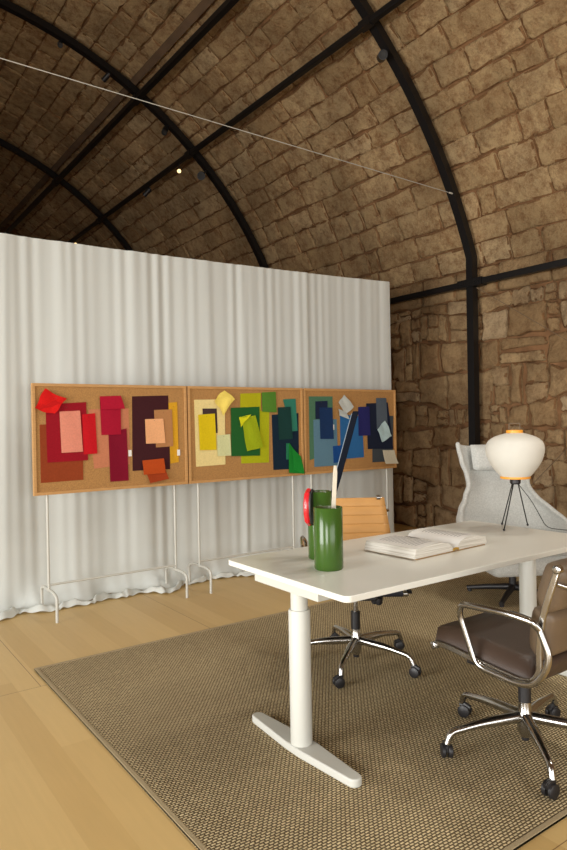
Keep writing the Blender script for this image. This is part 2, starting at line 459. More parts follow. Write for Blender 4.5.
bar('wall_rail', VA + 5.47 * math.cos(AK), 2.994, .072, 'black steel rail along the top of the rubble stone wall', 'steel rail')
XP = VA + 5.47 * math.cos(AK)

# tie cable across the hall, brace wires on the wall
def wire(name, a, b, r, m, label):
    o = MB().tube([a, b], r, 6).build(name, m, None, smooth=True)
    for p, q in ((a, b), (b, a)):
        d = (Vector(q) - Vector(p)).normalized()
        MB().tube([Vector(p), Vector(p) + d * .05], r * 2.6, 6).build('end_fitting', m, o, smooth=True)
    return tag(o, label, 'cable')
ang = math.asin((3.985 - VB) / 5.43); xt = 5.43 * math.cos(ang)
wire('tie_cable', (VA - xt, T1 - .03, 4.048), (VA + xt, T1 - .03, 3.965), .0036, M['white_metal'], 'thin pale tie cable stretched high across the vault')
XB = XP - .005
wire('brace_wire', (XB, 4.82, 2.93), (XB, 3.30, 1.92), .0035, M['old_wire'], 'thin brace wire slanting down the stone wall from the post joint')
wire('brace_wire', (XB, 4.82, .03), (XB, 3.20, 1.62), .0035, M['old_wire'], 'thin brace wire rising along the stone wall beside the paper lamp')

# spotlights
def spot(loc, d, scale, lit, label, group='spotlights under the vault', top=None):
    """top: point where the stem meets the track or rib; d: aiming direction"""
    loc = Vector(loc); d = Vector(d).normalized()
    t = thing('spotlight', loc, 0, label, 'spotlight', group)
    q = d.to_track_quat('Z', 'Y').to_matrix().to_4x4()
    r = .035 * scale
    b = MB().lathe([(r * .75, -.07 * scale), (r, -.05 * scale), (r, .07 * scale), (r * .86, .07 * scale), (r * .86, .05 * scale)], 20)
    o = b.build('housing', M['black'], t, smooth=True); o.rotation_euler = q.to_euler()
    b = MB().lathe([(0.001, .052 * scale), (r * .85, .054 * scale)], 20, caps=False)
    o = b.build('lens', M['lamp_on'] if lit else M['lens'], t, smooth=True); o.rotation_euler = q.to_euler()
    if lit: o['label'] = 'glowing warm lens'
    if top is not None:
        MB().tube([Vector((0, 0, 0)), (Vector(top) - loc) * .5, Vector(top) - loc], .009 * scale, 8).build('stem', M['black'], t, smooth=True)
    return t
TX, TZ = 4.644, 5.462 - .031
cam0 = Vector((0, 0, 1.42))
spot((TX, 9.11, 5.33), (-.5, -1, -.62), 1.0, True, 'small spotlight with a lit warm lens hanging from the track', top=(TX, 9.11, TZ))
spot((TX, 10.30, 5.35), (-.5, .6, -.7), 1.15, False, 'dark spotlight on the track, just left of the lit one', top=(TX, 10.30, TZ))
spot((TX, 14.03, 5.34), (-.4, -1, -.5), 1.0, True, 'tiny lit spotlight just above the curtain top edge at left', top=(TX, 14.03, TZ))
def rib_spot(u_s, u_z, y, sc, d, label):
    a = math.atan2(u_z - VB, u_s - VA)
    tp = vault(a, y, RI + .005); p = vault(a, y, RI - .07 * sc)
    spot(p, d, sc, False, label, top=tp)
rib_spot(2.746, 6.5, T2, 1.0, (-.3, -1, -.8), 'dark spotlight on the middle arch, highest up at left')
rib_spot(3.402, 6.3, T2, 1.0, (-.4, .8, -.5), 'dark spotlight on the middle arch, just left of the rail crossing')
rib_spot(4.271, 5.75, T2, 1.2, (-.5, -.6, -.8), 'dark spotlight on the middle arch between the two rails')
rib_spot(4.91, 5.25, T2, 1.7, (-.6, -1, -.5), 'large dark spotlight on the middle arch below the lighting track')
rib_spot(4.86, 5.2, T1, 1.35, (-.75, -1, -.45), 'round dark spotlight on the nearest arch below the track crossing')

# ------------------------------------------------------------------ curtain
def ytop(x): return 5.32 - .035 * (x - 1.1)
def ztop(x):
    z = 2.80 + .002 * (x - 1.1) + .0045 * (x - 1.1) ** 2
    return 1.42 + (z - 1.42) * ytop(x) / 4.95
def curtain(name, x0, x1, off, seed, label, flip=0, n=420):
    r = random.Random(seed)
    waves = [(r.uniform(.0008, .0022), r.uniform(30, 75), r.uniform(0, 6.28)) for _ in range(6)]
    big = [(r.uniform(.002, .006), r.uniform(5, 13), r.uniform(0, 6.28)) for _ in range(5)]
    nd = max(3, int((x1 - x0) * 1.9)); am_ = 1.0 if x1 - x0 > 2 else .55
    drops = [(x0 + (x1 - x0) * (k + r.uniform(.1, .9)) / nd, r.uniform(.025, .05), r.uniform(.004, .013)) for k in range(nd)]
    nv = 46
    def fn(u, v):
        x = x0 + (x1 - x0) * u
        zt = ztop(x); zb = .006
        w = v
        z = zb + (zt - zb) * w
        k = 1 - w                       # 0 at the top, 1 at the floor
        d = sum(a * math.sin(f * x + p) for a, f, p in waves) * (1.0 - .45 * k)
        d += sum(a * math.sin(f * x + p + .5 * k * math.sin(p)) for a, f, p in big) * (.35 + 1.0 * k)
        for (xc, wd, am) in drops:
            e = (x - xc - .05 * k * math.sin(xc * 9)) / wd
            if abs(e) < 5: d -= am * math.exp(-e * e) * (.55 + .45 * math.sin(k * 2 + xc) ** 2)
        y = ytop(x) + off + d * am_
        kk = max(0, 1 - z / .22)
        y -= kk ** 2 * (.10 + .05 * math.sin(x * 7 + seed) + .03 * math.sin(x * 19)) 
        z += kk ** 2 * .012 * (1 + math.sin(x * 31 + seed)) * .6
        return (x, y, max(z, .005))
    mb = MB().grid(fn, n, nv)
    # the hem lies on the floor in a loose ruffle
    def ruffle(u, v):
        p = Vector(fn(u, 0)); x = p.x
        reach = .07 + .07 * math.exp(-((x - 1.5) / .5) ** 2) + .05 * math.sin(x * 5.1 + seed) + .03 * math.sin(x * 13.7)
        return (x + .02 * math.sin(x * 23) * v, p.y - reach * v, .005 + .026 * math.sin(PI * v) * (1 + .7 * math.sin(x * 27 + 4 * v)) + .006 * (1 + math.sin(x * 70)))
    h = MB().grid(ruffle, n, 8)
    o = mb.build(name, M['curtain'], None, smooth='all')
    h.build('trailing_hem', M['curtain'], o, smooth='all')
    return tag(o, label, 'curtain', 'white curtains across the hall')
curtain('curtain', -.7, 4.08, .0, 3, 'wide white voile curtain hanging behind the red and green pinboards')
curtain('curtain', 4.03, 5.215, .014, 8, 'narrow white voile curtain panel behind the blue pinboard, at the stone wall', n=160)
rail = thing('curtain_rail', (0, 0, 0), 0, 'slim white rail that carries the white curtains along their top edge', 'curtain rail')
MB().tube([(x, ytop(x) + .035, ztop(x) - .022) for x in [-.7 + 5.89 * i / 30 for i in range(31)]], .008, 8).build('rail', M['white_metal'], rail, smooth=True)
for x in (-.6, 2.2, 5.0):
    y = ytop(x) + .14
    MB().tube(arc_pts([(x, y, 0), (x, y, ztop(x) - .03), (x, ytop(x) + .035, ztop(x) - .022)], .05), .014, 10).build('post', M['white_metal'], rail, smooth=True)
    MB().lathe([(.16, 0), (.16, .01), (.02, .014)], 24, (x, y, 0)).build('foot_plate', M['white_metal'], rail, smooth=True)

# ------------------------------------------------------------------ rug
RX0, RX1, RY0, RY1 = 1.011, 5.75, 1.301, 3.937
rg = MB().box(((RX0 + RX1) / 2, (RY0 + RY1) / 2, .005), (RX1 - RX0, RY1 - RY0, .009)).build('area_rug', M['rug'])
tag(rg, 'large flat woven sisal rug in tan and brown under the desk', 'rug')
bd = MB(); w = .020
for (cx, cy, sx, sy) in (((RX0 + RX1) / 2, RY0 + w / 2, RX1 - RX0, w), ((RX0 + RX1) / 2, RY1 - w / 2, RX1 - RX0, w), (RX0 + w / 2, (RY0 + RY1) / 2, w, RY1 - RY0 - 2 * w), (RX1 - w / 2, (RY0 + RY1) / 2, w, RY1 - RY0 - 2 * w)):
    bd.box((cx, cy, .0058), (sx, sy, .0115))
bd.build('binding', M['binding'], rg, bevel=.002)
GZ = .0095

# ------------------------------------------------------------------ desk
TBX, TBY, TL, TW, TH = 1.568, 1.806, 1.80, .860, .774
tb = thing('desk', (TBX, TBY, GZ), 0, 'white height-adjustable desk on two T-shaped legs', 'desk')
def rrect(x0, y0, x1, y1, r, n=8):
    out = []
    for cx, cy, a in ((x1 - r, y0 + r, -PI / 2), (x1 - r, y1 - r, 0), (x0 + r, y1 - r, PI / 2), (x0 + r, y0 + r, PI)):
        for k in range(n + 1): out.append((cx + r * math.cos(a + PI / 2 * k / n), cy + r * math.sin(a + PI / 2 * k / n)))
    return out
H = TH - GZ
top = MB().prism(rrect(0, 0, TL, TW, .03), H - .025, H).build('desk_top', M['white'], tb, bevel=.0025)
for lx in (.104, TL - .050):
    lg = MB()
    lg.lathe([(.047, .034), (.047, .60), (.044, .607)], 28, (lx, TW / 2, 0))
    leg = lg.build('leg', M['white_metal'], tb, smooth=True)
    MB().lathe([(.037, .60), (.037, H - .075)], 28, (lx, TW / 2, 0)).build('inner_column', M['white_metal'], leg, smooth=True)
    # tapering bar foot
    poly = []
    for k in range(9): a = -PI / 2 - PI / 2 + PI * k / 8; poly.append((lx + .030 * math.cos(a), TW / 2 - .335 + .03 * math.sin(a)))
    poly += [(lx + .052, TW / 2 - .05), (lx + .052, TW / 2 + .05)]
    for k in range(9): a = PI * k / 8; poly.append((lx + .030 * math.cos(a), TW / 2 + .335 + .03 * math.sin(a)))
    poly += [(lx - .052, TW / 2 + .05), (lx - .052, TW / 2 - .05)]
    MB().prism(poly, .0, .034).build('foot', M['white_metal'], tb, bevel=.006)
    MB().box((lx - .014, TW / 2 + .03, H - .051), (.085, .46, .052)).build('cross_beam', M['white_metal'], tb, bevel=.003)
MB().box((TL / 2, TW / 2, H - .045), (TL - .27, .10, .046)).build('long_beam', M['white_metal'], tb, bevel=.003)
MB().box((.30, .20, H - .034), (.10, .05, .022)).build('control_box', M['black'], tb, bevel=.004)

# ------------------------------------------------------------------ swivel chairs
def office_chair(loc, rz, base_rot, label, lm, kind, lift=0.0, bdy=0.0):
    """aluminium-framed swivel chair; local y = facing, x = its right-hand side"""
    t = thing('swivel_chair', loc, rz, label, 'office chair', 'aluminium swivel chairs at the desk')
    # star base
    MB().lathe([(.020, .05), (.024, .055), (.031, .075), (.034, .10), (.034, .15), (.028, .165), (.026, .20)], 24).build('hub', M['chrome'], t, smooth=True)
    MB().lathe([(.016, .036), (.018, .052)], 16).build('hub_cap', M['black'], t, smooth=True)
    MB().lathe([(.026, .20), (.027, .30)], 20).build('gas_lift_sleeve', M['black'], t, smooth=True)
    MB().lathe([(.016, .30), (.016, .385 + lift)], 16).build('gas_lift', M['chrome'], t, smooth=True)
    for k in range(5):
        a = base_rot + 2 * PI * k / 5 - rz
        ca, sa = math.cos(a), math.sin(a)
        path = arc_pts([(.026 * ca, .026 * sa, .135), (.20 * ca, .20 * sa, .128), (.345 * ca, .345 * sa, .108), (.362 * ca, .362 * sa, .062)], [.05, .035], 6)
        n = len(path)
        rad = [.023 - .009 * min(i / (n * .55), 1) for i in range(n)]
        lg = MB().tube(path, rad, 12).build('base_leg', M['chrome'], t, smooth=True)
        cs = MB()
        ang = a + 1.1 + k * .9
        px, py = .362 * ca, .362 * sa
        tx, ty = math.cos(ang), math.sin(ang)          # wheel axle direction
        ox, oy = px - ty * .012, py + tx * .012
        for s in (-1, 1):
            c0 = Vector((ox + tx * s * .006, oy + ty * s * .006, .0285)); c1 = Vector((ox + tx * s * .024, oy + ty * s * .024, .0285))
            cs.tube([c0, c0.lerp(c1, .2), c0.lerp(c1, .8), c1], [.025, .0282, .0282, .022], 20)
        cs.cyl((px, py, .03), (px, py, .068), .010, 10)
        cs.tube([(ox - ty * .028, oy + tx * .028, .046), (ox, oy, .0585), (ox + ty * .02, oy - tx * .02, .052)], .012, 8)
        cs.build('caster', M['black'], t, smooth=True)
    for c_ in [q for q in C.objects if q.parent is t]: c_.location.y = bdy
    prof = [(.285, .418), (.272, .438), (.20, .438), (-.02, .412), (-.15, .402), (-.202, .415), (-.228, .46), (-.226, .53), (-.24, .66), (-.308, .857 if kind == 'pad' else .878)]
    prof = [(y, z + lift) for y, z in prof]
    taper = lambda z: 1.0 if kind == 'pad' else 1.03 - .20 * max(0, min(1, (z - .50) / .43))
    X = .265 if kind == 'pad' else .262
    for s in (-1, 1):
        pts = arc_pts([(s * (X * taper(z) - (0 if kind == 'pad' else .030)), y - (0 if kind == 'pad' or z < .5 else .014), z) for y, z in prof], .06, 4)
        o = MB().tube(pts, 1.0, sect=[(-.006, -.012), (.006, -.012), (.006, .012), (-.006, .012)], up=(1, 0, 0)).build('side_rail', M['chrome'], t, bevel=.004)
        for y, z in ((prof[0][0] - .006, prof[0][1] + .008), (prof[-1][0], prof[-1][1])):
            kb = MB(); xk = X * taper(z) - (0 if kind == 'pad' else .030)
            kb.tube([(s * (xk - .012), y, z), (s * (xk + .011), y, z), (s * (xk + .014), y, z), (s * (xk + .014), y, z), (s * (xk + .018), y, z)], [.0165, .0165, .012, .006, .005], 18)
            kb.build('end_knob', M['chrome'], o, smooth=True)
    # sling: sample the profile between the rails
    P = arc_pts([(0, y, z) for y, z in prof], .07, 6)
    cum = [0]
    for i in range(1, len(P)): cum.append(cum[-1] + (P[i] - P[i - 1]).length)
    def samp(s):
        s = max(0, min(s, cum[-1] - 1e-6))
        for i in range(1, len(P)):
            if cum[i] >= s:
                f = (s - cum[i - 1]) / max(cum[i] - cum[i - 1], 1e-9); p = P[i - 1].lerp(P[i], f); d = (P[i] - P[i - 1]).normalized()
                return p, Vector((0, d.z, -d.y))      # normal towards the sitter
    sb = min(range(len(P)), key=lambda i: abs(P[i].z - .50 - lift) + (10 if P[i].y > -.2 else 0))
    Sb = cum[sb]; St = cum[-1]
    hw = X - .012 if kind == 'pad' else X + .008
    def pads(s0, s1, npad, th, name, mm, soft):
        mb = MB()
        for k in range(npad):
            a0, a1 = s0 + (s1 - s0) * k / npad, s0 + (s1 - s0) * (k + 1) / npad
            nu, nv = 12, 10
            for side in (1, -1):
                vs = []; 
                for j in range(nv + 1):
                    for i in range(nu + 1):
                        u = i / nu * 2 - 1; v = j / nv * 2 - 1
                        p, q = samp(a0 + (a1 - a0) * (v + 1) / 2)
                        e = (max(0, 1 - abs(u) ** 10) ** .5) * (max(0, 1 - abs(v) ** soft) ** .5)
                        off = th * (.25 + .75 * e) if side == 1 else -th * .30 * e - .002
                        if side == 1 and (abs(u) == 1 or abs(v) == 1): off = th * .12 if kind == 'pad' else .002
                        vs.append(p + Vector((u * hw * taper(p.z), 0, 0)) + q * off)
                fs = [(j * (nu + 1) + i, j * (nu + 1) + i + 1, (j + 1) * (nu + 1) + i + 1, (j + 1) * (nu + 1) + i) for j in range(nv) for i in range(nu)]
                o0 = len(mb.v); mb.add(vs, fs)
                if side == 1: base = o0
            W = nu + 1
            rim = [i for i in range(nu + 1)] + [j * W + nu for j in range(1, nv + 1)] + [nv * W + i for i in range(nu - 1, -1, -1)] + [j * W for j in range(nv - 1, 0, -1)]
            for x, y in zip(rim, rim[1:] + rim[:1]): mb.f.append([base + x, base + y, o0 + y, o0 + x]); mb.m.append(0)
        return mb.build(name, mm, t, smooth='all')
    if kind == 'pad':
        pads(-.03, Sb - .09, 1, .068, 'seat', lm, 14); pads(Sb - .09, Sb + .005, 1, .05, 'lumbar_pad', lm, 3)
        pads(Sb + .005, St - .005, 2, .082, 'backrest', M['brown_lit'], 8)['label'] = 'padded backrest in the lit tone of the brown leather'
    else:
        pads(.010, Sb - .05, 7, .010, 'seat', M['navy'], 2)['label'] = 'dark seat sling'; pads(Sb - .05, St, 8, .0055, 'backrest', lm, 2)
        MB().grid(lambda u, v: (lambda pq: pq[0] + Vector(((u * 2 - 1) * (hw - .012), 0, 0)) - pq[1] * .010)(samp(.0 + (Sb - .1) * v)), 4, 20, thick=.012).build('seat_underside', M['navy'], t, smooth=True)
        MB().box((0, .262, .425 + lift), (2 * hw - .03, .034, .034)).build('front_edge', M['navy'], t, bevel=.008)
    # spreaders, mechanism, lever knobs
    MB().tube(arc_pts([(-X, .10, .413 + lift), (-X + .06, .06, .385 + lift), (X - .06, .06, .385 + lift), (X, .10, .413 + lift)], .05), .013, 10).build('front_spreader', M['black'], t, smooth=True)
    MB().tube(arc_pts([(-X, -.10, .398 + lift), (-X + .06, -.06, .385 + lift), (X - .06, -.06, .385 + lift), (X, -.10, .398 + lift)], .05), .013, 10).build('rear_spreader', M['black'], t, smooth=True)
    bk = MB().tube(arc_pts([(-X * .95, -.295, .80 + lift), (-X + .07, -.335, .775 + lift), (X - .07, -.335, .775 + lift), (X * .95, -.295, .80 + lift)], .06), .010, 10)
    bk.build('back_spreader', M['chrome'], t, smooth=True)
    MB().box((0, .03, .380 + lift), (.22, .26, .05)).build('tilt_mechanism', M['black'], t, bevel=.01)
    kn = MB()
    for dx, dy in ((-.10, .10), (-.13, .07), (-.12, .12)):
        kn.tube([(dx, dy, .372 + lift), (dx, dy, .362 + lift), (dx, dy, .335 + lift), (dx, dy, .325 + lift)], [.010, .021, .021, .014], 14)
    kn.build('tension_knob', M['black'], t, smooth=True)
    for s in (-1, 1):
        xa = s * (X + .030); xr = s * (X + .012)
        loop = arc_pts([(x_, y_, z_ + lift) for x_, y_, z_ in ((xr, -.24, .62), (xa, -.222, .650), (xa + s * .012, -.12, .662), (xa + s * .012, .10, .652), (xa, .115, .60), (xr, .052, .405), (xr, -.14, .392), (xr, -.215, .41), (xr, -.262, .475), (xr, -.278, .535), (xr, -.24, .62))], [.05, .05, .045, .04, .05, .06, .05, .05, .05], 6)
        MB().tube(loop, 1.0, sect=[(.0105 * math.cos(a), .0135 * math.sin(a)) for a in [2 * PI * k / 12 for k in range(12)]], up=(1, 0, 0)).build('armrest', M['chrome'], t, smooth=True)
    return t
office_chair((2.44, 1.65, GZ), 0.0, math.radians(13), 'brown padded leather swivel chair at the near side of the desk, back turned', M['brown'], 'pad', 0.0, .018)
# facing the camera: local +y -> (-.583,-.812)
office_chair((2.535, 2.845, GZ), math.atan2(-.812, -.583) - PI / 2, math.radians(-1), 'tan ribbed leather swivel chair behind the desk beside the green vases', M['tan'], 'rib', .045)

# ------------------------------------------------------------------ wing armchair
FA = math.atan2(-.87, -.5)
wc = thing('wing_armchair', (4.455, 3.138, GZ), FA - PI / 2, 'pale grey wool wing armchair with headrest cushion by the stone wall', 'armchair')
def interp(tab, z):
    for (a, b), (c, d) in zip(tab, tab[1:]):
        if z <= c:
            f = max(0, (z - a) / (c - a)); f = f * f * (3 - 2 * f) * .5 + f * .5; return b + (d - b) * f
    return tab[-1][1]
WID = [(.24, .24), (.34, .34), (.46, .42), (.60, .445), (.68, .39), (.76, .32), (.86, .268), (.95, .28), (1.04, .315), (1.13, .325), (1.22, .325)]
FWD = [(.24, .34), (.40, .44), (.52, .44), (.60, .36), (.70, .22), (.80, .14), (.95, .13), (1.08, .15), (1.22, .10)]
BCK = [(.24, -.18), (.42, -.25), (.60, -.29), (.90, -.355), (1.22, -.42)]
def shell(u, v):
    uu = u * 2 - 1
    zt = 1.172 + .045 * abs(uu) ** 2.5
    z = .25 + (zt - .25) * v
    w = interp(WID, z); f = interp(FWD, z); b = interp(BCK, z)
    th = uu * PI / 2
    return (w * math.copysign(abs(math.sin(th)) ** .8, uu), b + f * (1 - abs(math.cos(th)) ** .75) , z)
MB().grid(shell, 40, 40, thick=.035).build('back_shell', M['wool'], wc, smooth='all', subsurf=1)
MB().box((0, .09, .315), (.62, .56, .17)).build('seat_pan', M['wool'], wc, bevel=.06)
MB().box((0, .14, .445), (.60, .56, .12)).build('seat_cushion', M['wool'], wc, bevel=.05)
hp = MB()
def pil(u, v, s):
    a, b = u * 2 - 1, v * 2 - 1
    e = (max(0, 1 - a ** 4) * max(0, 1 - b ** 4)) ** .5
    return (a * .20, -.29 - .03 * b + s * .05 * e, 1.083 + b * .105)
for s in (1, -1): hp.grid(lambda u, v: pil(u, v, s), 16, 12)
hp.build('headrest_cushion', M['wool'], wc, smooth='all')
ba = MB()
ba.lathe([(.028, .05), (.028, .25)], 20)
ba.build('swivel_column', M['black'], wc, smooth=True)
MB().box((0, .05, .245), (.26, .26, .02)).build('tilt_plate', M['black'], wc, bevel=.006)
for k in range(4):
    a = math.radians(112 + 90 * k) - (FA - PI / 2); ca, sa = math.cos(a), math.sin(a)
    lg = MB().tube([(.02 * ca, .02 * sa, .075), (.2 * ca, .2 * sa, .052), (.36 * ca, .36 * sa, .026)], [.026, .021, .017], 10)
    lg.cyl((.34 * ca, .34 * sa, 0), (.34 * ca, .34 * sa, .02), .017, 12)
    lg.build('base_leg', M['black'], wc, smooth=True)

# ------------------------------------------------------------------ things on the desk
DZT = TH
def vase(loc, r, h, label):
    t = thing('vase', loc, 0, label, 'vase', 'green ceramic vases')
    MB().lathe([(r * .96, .0), (r, .006), (r, h - .004), (r - .003, h), (r - .006, h - .002), (r - .008, h - .012)], 56, caps=True).v
    b = MB(); b.lathe([(r * .95, 0), (r, .006), (r, h - .003), (r - .003, h), (r - .006, h - .003)], 56, caps=False)
    b.add([(r * .95 * math.cos(2 * PI * k / 56), r * .95 * math.sin(2 * PI * k / 56), 0) for k in range(56)], [tuple(range(56))[::-1]])
    b.build('body', M['green'], t, smooth=True, angle=60)
    q = MB(); q.lathe([(r - .006, h - .003), (r - .008, h - .02), (r - .008, .012), (.001, .012)], 56, caps=False)
    q.build('inside', M['green_in'], t, smooth=True)
    return t
V1 = (1.815, 2.205, DZT); V2 = (1.927, 2.402, DZT)
vase(V1, .0635, .270, 'front green glazed cylinder vase, shorter, with a pale slat in it')
vb = vase(V2, .057, .315, 'rear green glazed cylinder vase, taller, with a red disc on its side')
# red disc plate fixed to the left flank of the rear vase (camera-left = (-.81,.58))
e1 = Vector((-.81, .58, 0)); e2 = Vector((.583, .812, 0))
nrm = (e1 * .95 + e2 * .31).normalized(); tg = Vector((-nrm.y, nrm.x, 0))
ctr = e1 * .036 - e2 * .046 + Vector((0, 0, .246))
def disc(r0, d0, d1, rb):
    mb = MB(); n = 10
    prof = [(r0 - rb, d0), (r0, d0 + rb), (r0, d1 - rb), (r0 - rb, d1)]
    vs = []
    for (r, d) in prof:
        for k in range(n):
            a = 2 * PI * (k + .5) / n
            vs.append(ctr + nrm * d + tg * (r * .6 * math.cos(a)) + Vector((0, 0, r * math.sin(a))))
    fs = [tuple(range(n)), tuple(range(3 * n, 4 * n))]
    for i in range(3):
        for k in range(n): fs.append((i * n + k, i * n + (k + 1) % n, (i + 1) * n + (k + 1) % n, (i + 1) * n + k))
    return mb.add(vs, fs)
rd = disc(.088, .004, .030, .008).build('red_disc', M['red'], vb, smooth=True, angle=30)
disc(.086, -.004, .0045, .001).build('shaded_disc_face', M['black'], rd, smooth=True, angle=30)  # black layer paints the shade on the disc's right-hand face

M['slat_dark'] = mat('dark blue lacquer', (.005, .007, .013, 1), .7, var=.1, spec=.06)
M['slat_pale'] = mat('cream ceramic', (.50, .45, .35, 1), .4, var=.05)
def slat(a, b, w, th, m, edge, label, wdir):
    a, b = Vector(a), Vector(b); d = (b - a).normalized(); wd = Vector(wdir); wd = (wd - d * wd.dot(d)).normalized(); n = d.cross(wd)
    mb = MB(); Ln = (b - a).length
    poly = [(-w * .32, 0), (w * .32, 0), (w * .5, .06), (w * .5, Ln - .03), (w * .25, Ln), (-w * .4, Ln), (-w * .5, Ln - .03), (-w * .5, .06)]
    vs = [a + wd * x + d * y + n * s for s in (-th / 2, th / 2) for x, y in poly]; k = len(poly)
    mb.add(vs, [tuple(range(k))[::-1], tuple(range(k, 2 * k))] + [(i, (i + 1) % k, k + (i + 1) % k, k + i) for i in range(k)])
    o = mb.build('decorative_slat', m, None, bevel=.0015)
    return tag(o, label, 'decorative slat', 'tall slats standing in the vases')
# rear vase holds the dark slat, front vase the pale one
def blade(a, b, wa, wb, th, m, label, wdir):
    """a flat slat that widens from a narrow foot to a square head"""
    a, b = Vector(a), Vector(b); d = (b - a).normalized(); wd = Vector(wdir); wd = (wd - d * wd.dot(d)).normalized(); n = d.cross(wd)
    Ln = (b - a).length; mb = MB()
    poly = [(-wa / 2, 0), (wa / 2, 0), (wb * .5, Ln * .55), (wb * .42, Ln - .004), (wb * .3, Ln), (-wb * .4, Ln - .006), (-wb * .5, Ln - .03), (-wb * .42, Ln * .5)]
    vs = [a + wd * x + d * y + n * q for q in (-th / 2, th / 2) for x, y in poly]; k = len(poly)
    mb.add(vs, [tuple(range(k))[::-1], tuple(range(k, 2 * k))] + [(i, (i + 1) % k, k + (i + 1) % k, k + i) for i in range(k)])
    return tag(mb.build('decorative_slat', m, None, bevel=.0015), label, 'decorative slat', 'tall slats standing in the vases'), d, wd, n, a, Ln
s1, d_, w_, n_, a_, L_ = blade((1.897, 2.396, DZT + .015), (2.122, 2.352, 1.466), .010, .033, .007, M['slat_dark'], 'long dark blue slat leaning out of the rear green vase', (.81, -.58, 0))
MB().tube([a_ + d_ * L_ * .5 - w_ * .0145 - n_ * .002, a_ + d_ * (L_ - .02) - w_ * .0165 - n_ * .002], .0022, 6).build('pale_edge', mat('pale blue edge', (.16, .20, .24, 1), .5), s1)
slat((1.822, 2.200, DZT + .016), (1.861, 2.203, 1.222), .019, .008, M['slat_pale'], None, 'short cream slat standing in the front green vase', (.81, -.58, 0))

# book
bk = thing('open_book', (2.515, 2.085, DZT), math.radians(3), 'thick open book with white pages lying on the desk', 'book')
M['page'] = None
def page_mat():
    m, t, b = nt('page edges')
    b.inputs['Roughness'].default_value = .8
    tc = N(t, 'ShaderNodeTexCoord'); mp = N(t, 'ShaderNodeMapping'); mp.inputs['Scale'].default_value = (4, 4, 420); L(t, tc, 'Object', mp, 0)
    n = N(t, 'ShaderNodeTexNoise', Scale=1.0, Detail=1.0); L(t, mp, 0, n, 'Vector')
    cr = N(t, 'ShaderNodeValToRGB'); cr.color_ramp.elements[0].position = .3; cr.color_ramp.elements[0].color = (.50, .46, .38, 1); cr.color_ramp.elements[1].position = .7; cr.color_ramp.elements[1].color = (.80, .78, .72, 1)
    L(t, n, 0, cr, 0); L(t, cr, 0, b, 'Base Color')
    return m
M['page'] = page_mat(); M['sheet'] = mat('white page', (.78, .77, .73, 1), .6, var=.02, nscale=5)
M['print'] = mat('dark printed picture', (.06, .035, .05, 1), .5, var=.4, nscale=60)
M['text'] = mat('grey printed text', (.38, .37, .36, 1), .6, var=.3, nscale=120)
BD = .325
def block(sgn, wl, th, bulge):
    prof = []
    for k in range(15):
        f = k / 14
        z = th * (.55 + .45 * math.sin(min(f * 2.6, PI / 2))) + bulge * math.sin(PI * f ** .7) - th * .12 * f
        if f < .12: z -= (.12 - f) / .12 * th * .45
        prof.append((sgn * (.004 + wl * f), z))
    return prof
def bookblock(sgn, wl, th, bulge):
    pr = block(sgn, wl, th, bulge)
    flare = .018
    outline = [(sgn * .004, .006)] + pr + [(sgn * (wl + flare), .006)]
    n = len(outline); mb = MB()
    vs = [(x, y, z) for y in (.004, BD - .004) for x, z in outline]
    mb.add(vs, [tuple(range(n)), tuple(range(n, 2 * n))] + [(i, (i + 1) % n, n + (i + 1) % n, n + i) for i in range(n)])
    o = mb.build('page_block', M['page'], bk, smooth=True)
    sh = MB(); vs = [(x, y, z + .0012) for y in (.002, BD - .002) for x, z in pr]; k = len(pr)
    sh.add(vs, [(i, i + 1, k + i + 1, k + i) for i in range(k - 1)])
    for j in range(12):
        y = .045 + j * .02; i0, i1 = (6, 13) if sgn < 0 else (4, 12)
        sh.add([(pr[i][0], y + q, pr[i][1] + .0022) for q in (0, .006) for i in range(i0, i1)], [(i, i + 1, i1 - i0 + i + 1, i1 - i0 + i) for i in range(i1 - i0 - 1)], 1)
    sh.build('top_page', [M['sheet'], M['text']], bk, smooth='all')
    return pr
def onpage(pr, f0, f1, y0, y1, m, name):
    k = len(pr) - 1
    def zz(f):
        i = min(int(f * k), k - 1); g = f * k - i
        return (pr[i][0] * (1 - g) + pr[i + 1][0] * g, pr[i][1] * (1 - g) + pr[i + 1][1] * g + .0022)
    mb = MB().grid(lambda u, v: (zz(f0 + (f1 - f0) * u)[0], y0 + (y1 - y0) * v, zz(f0 + (f1 - f0) * u)[1]), 8, 2)
    return mb.build(name, m, bk)
pl = bookblock(-1, .285, .056, .008); prr = bookblock(1, .245, .050, .014)
onpage(pl, .14, .36, .15, .235, M['print'], 'printed_picture')
MB().box((-.145, BD / 2, .003), (.29, BD - .004, .005)).build('cover_board', M['cover'], bk, bevel=.001)
MB().box((.122, BD / 2, .003), (.24, BD - .004, .005)).build('cover_board', M['cover'], bk, bevel=.001)
hb = MB()
for y0 in (.002, BD - .006): hb.tube([(-.02, y0, .012), (0, y0, .016), (.02, y0, .012)], .006, 8)
M['band'] = mat('ochre headband', (.42, .24, .03, 1), .6)
hb.build('headband', M['band'], bk, smooth=True)

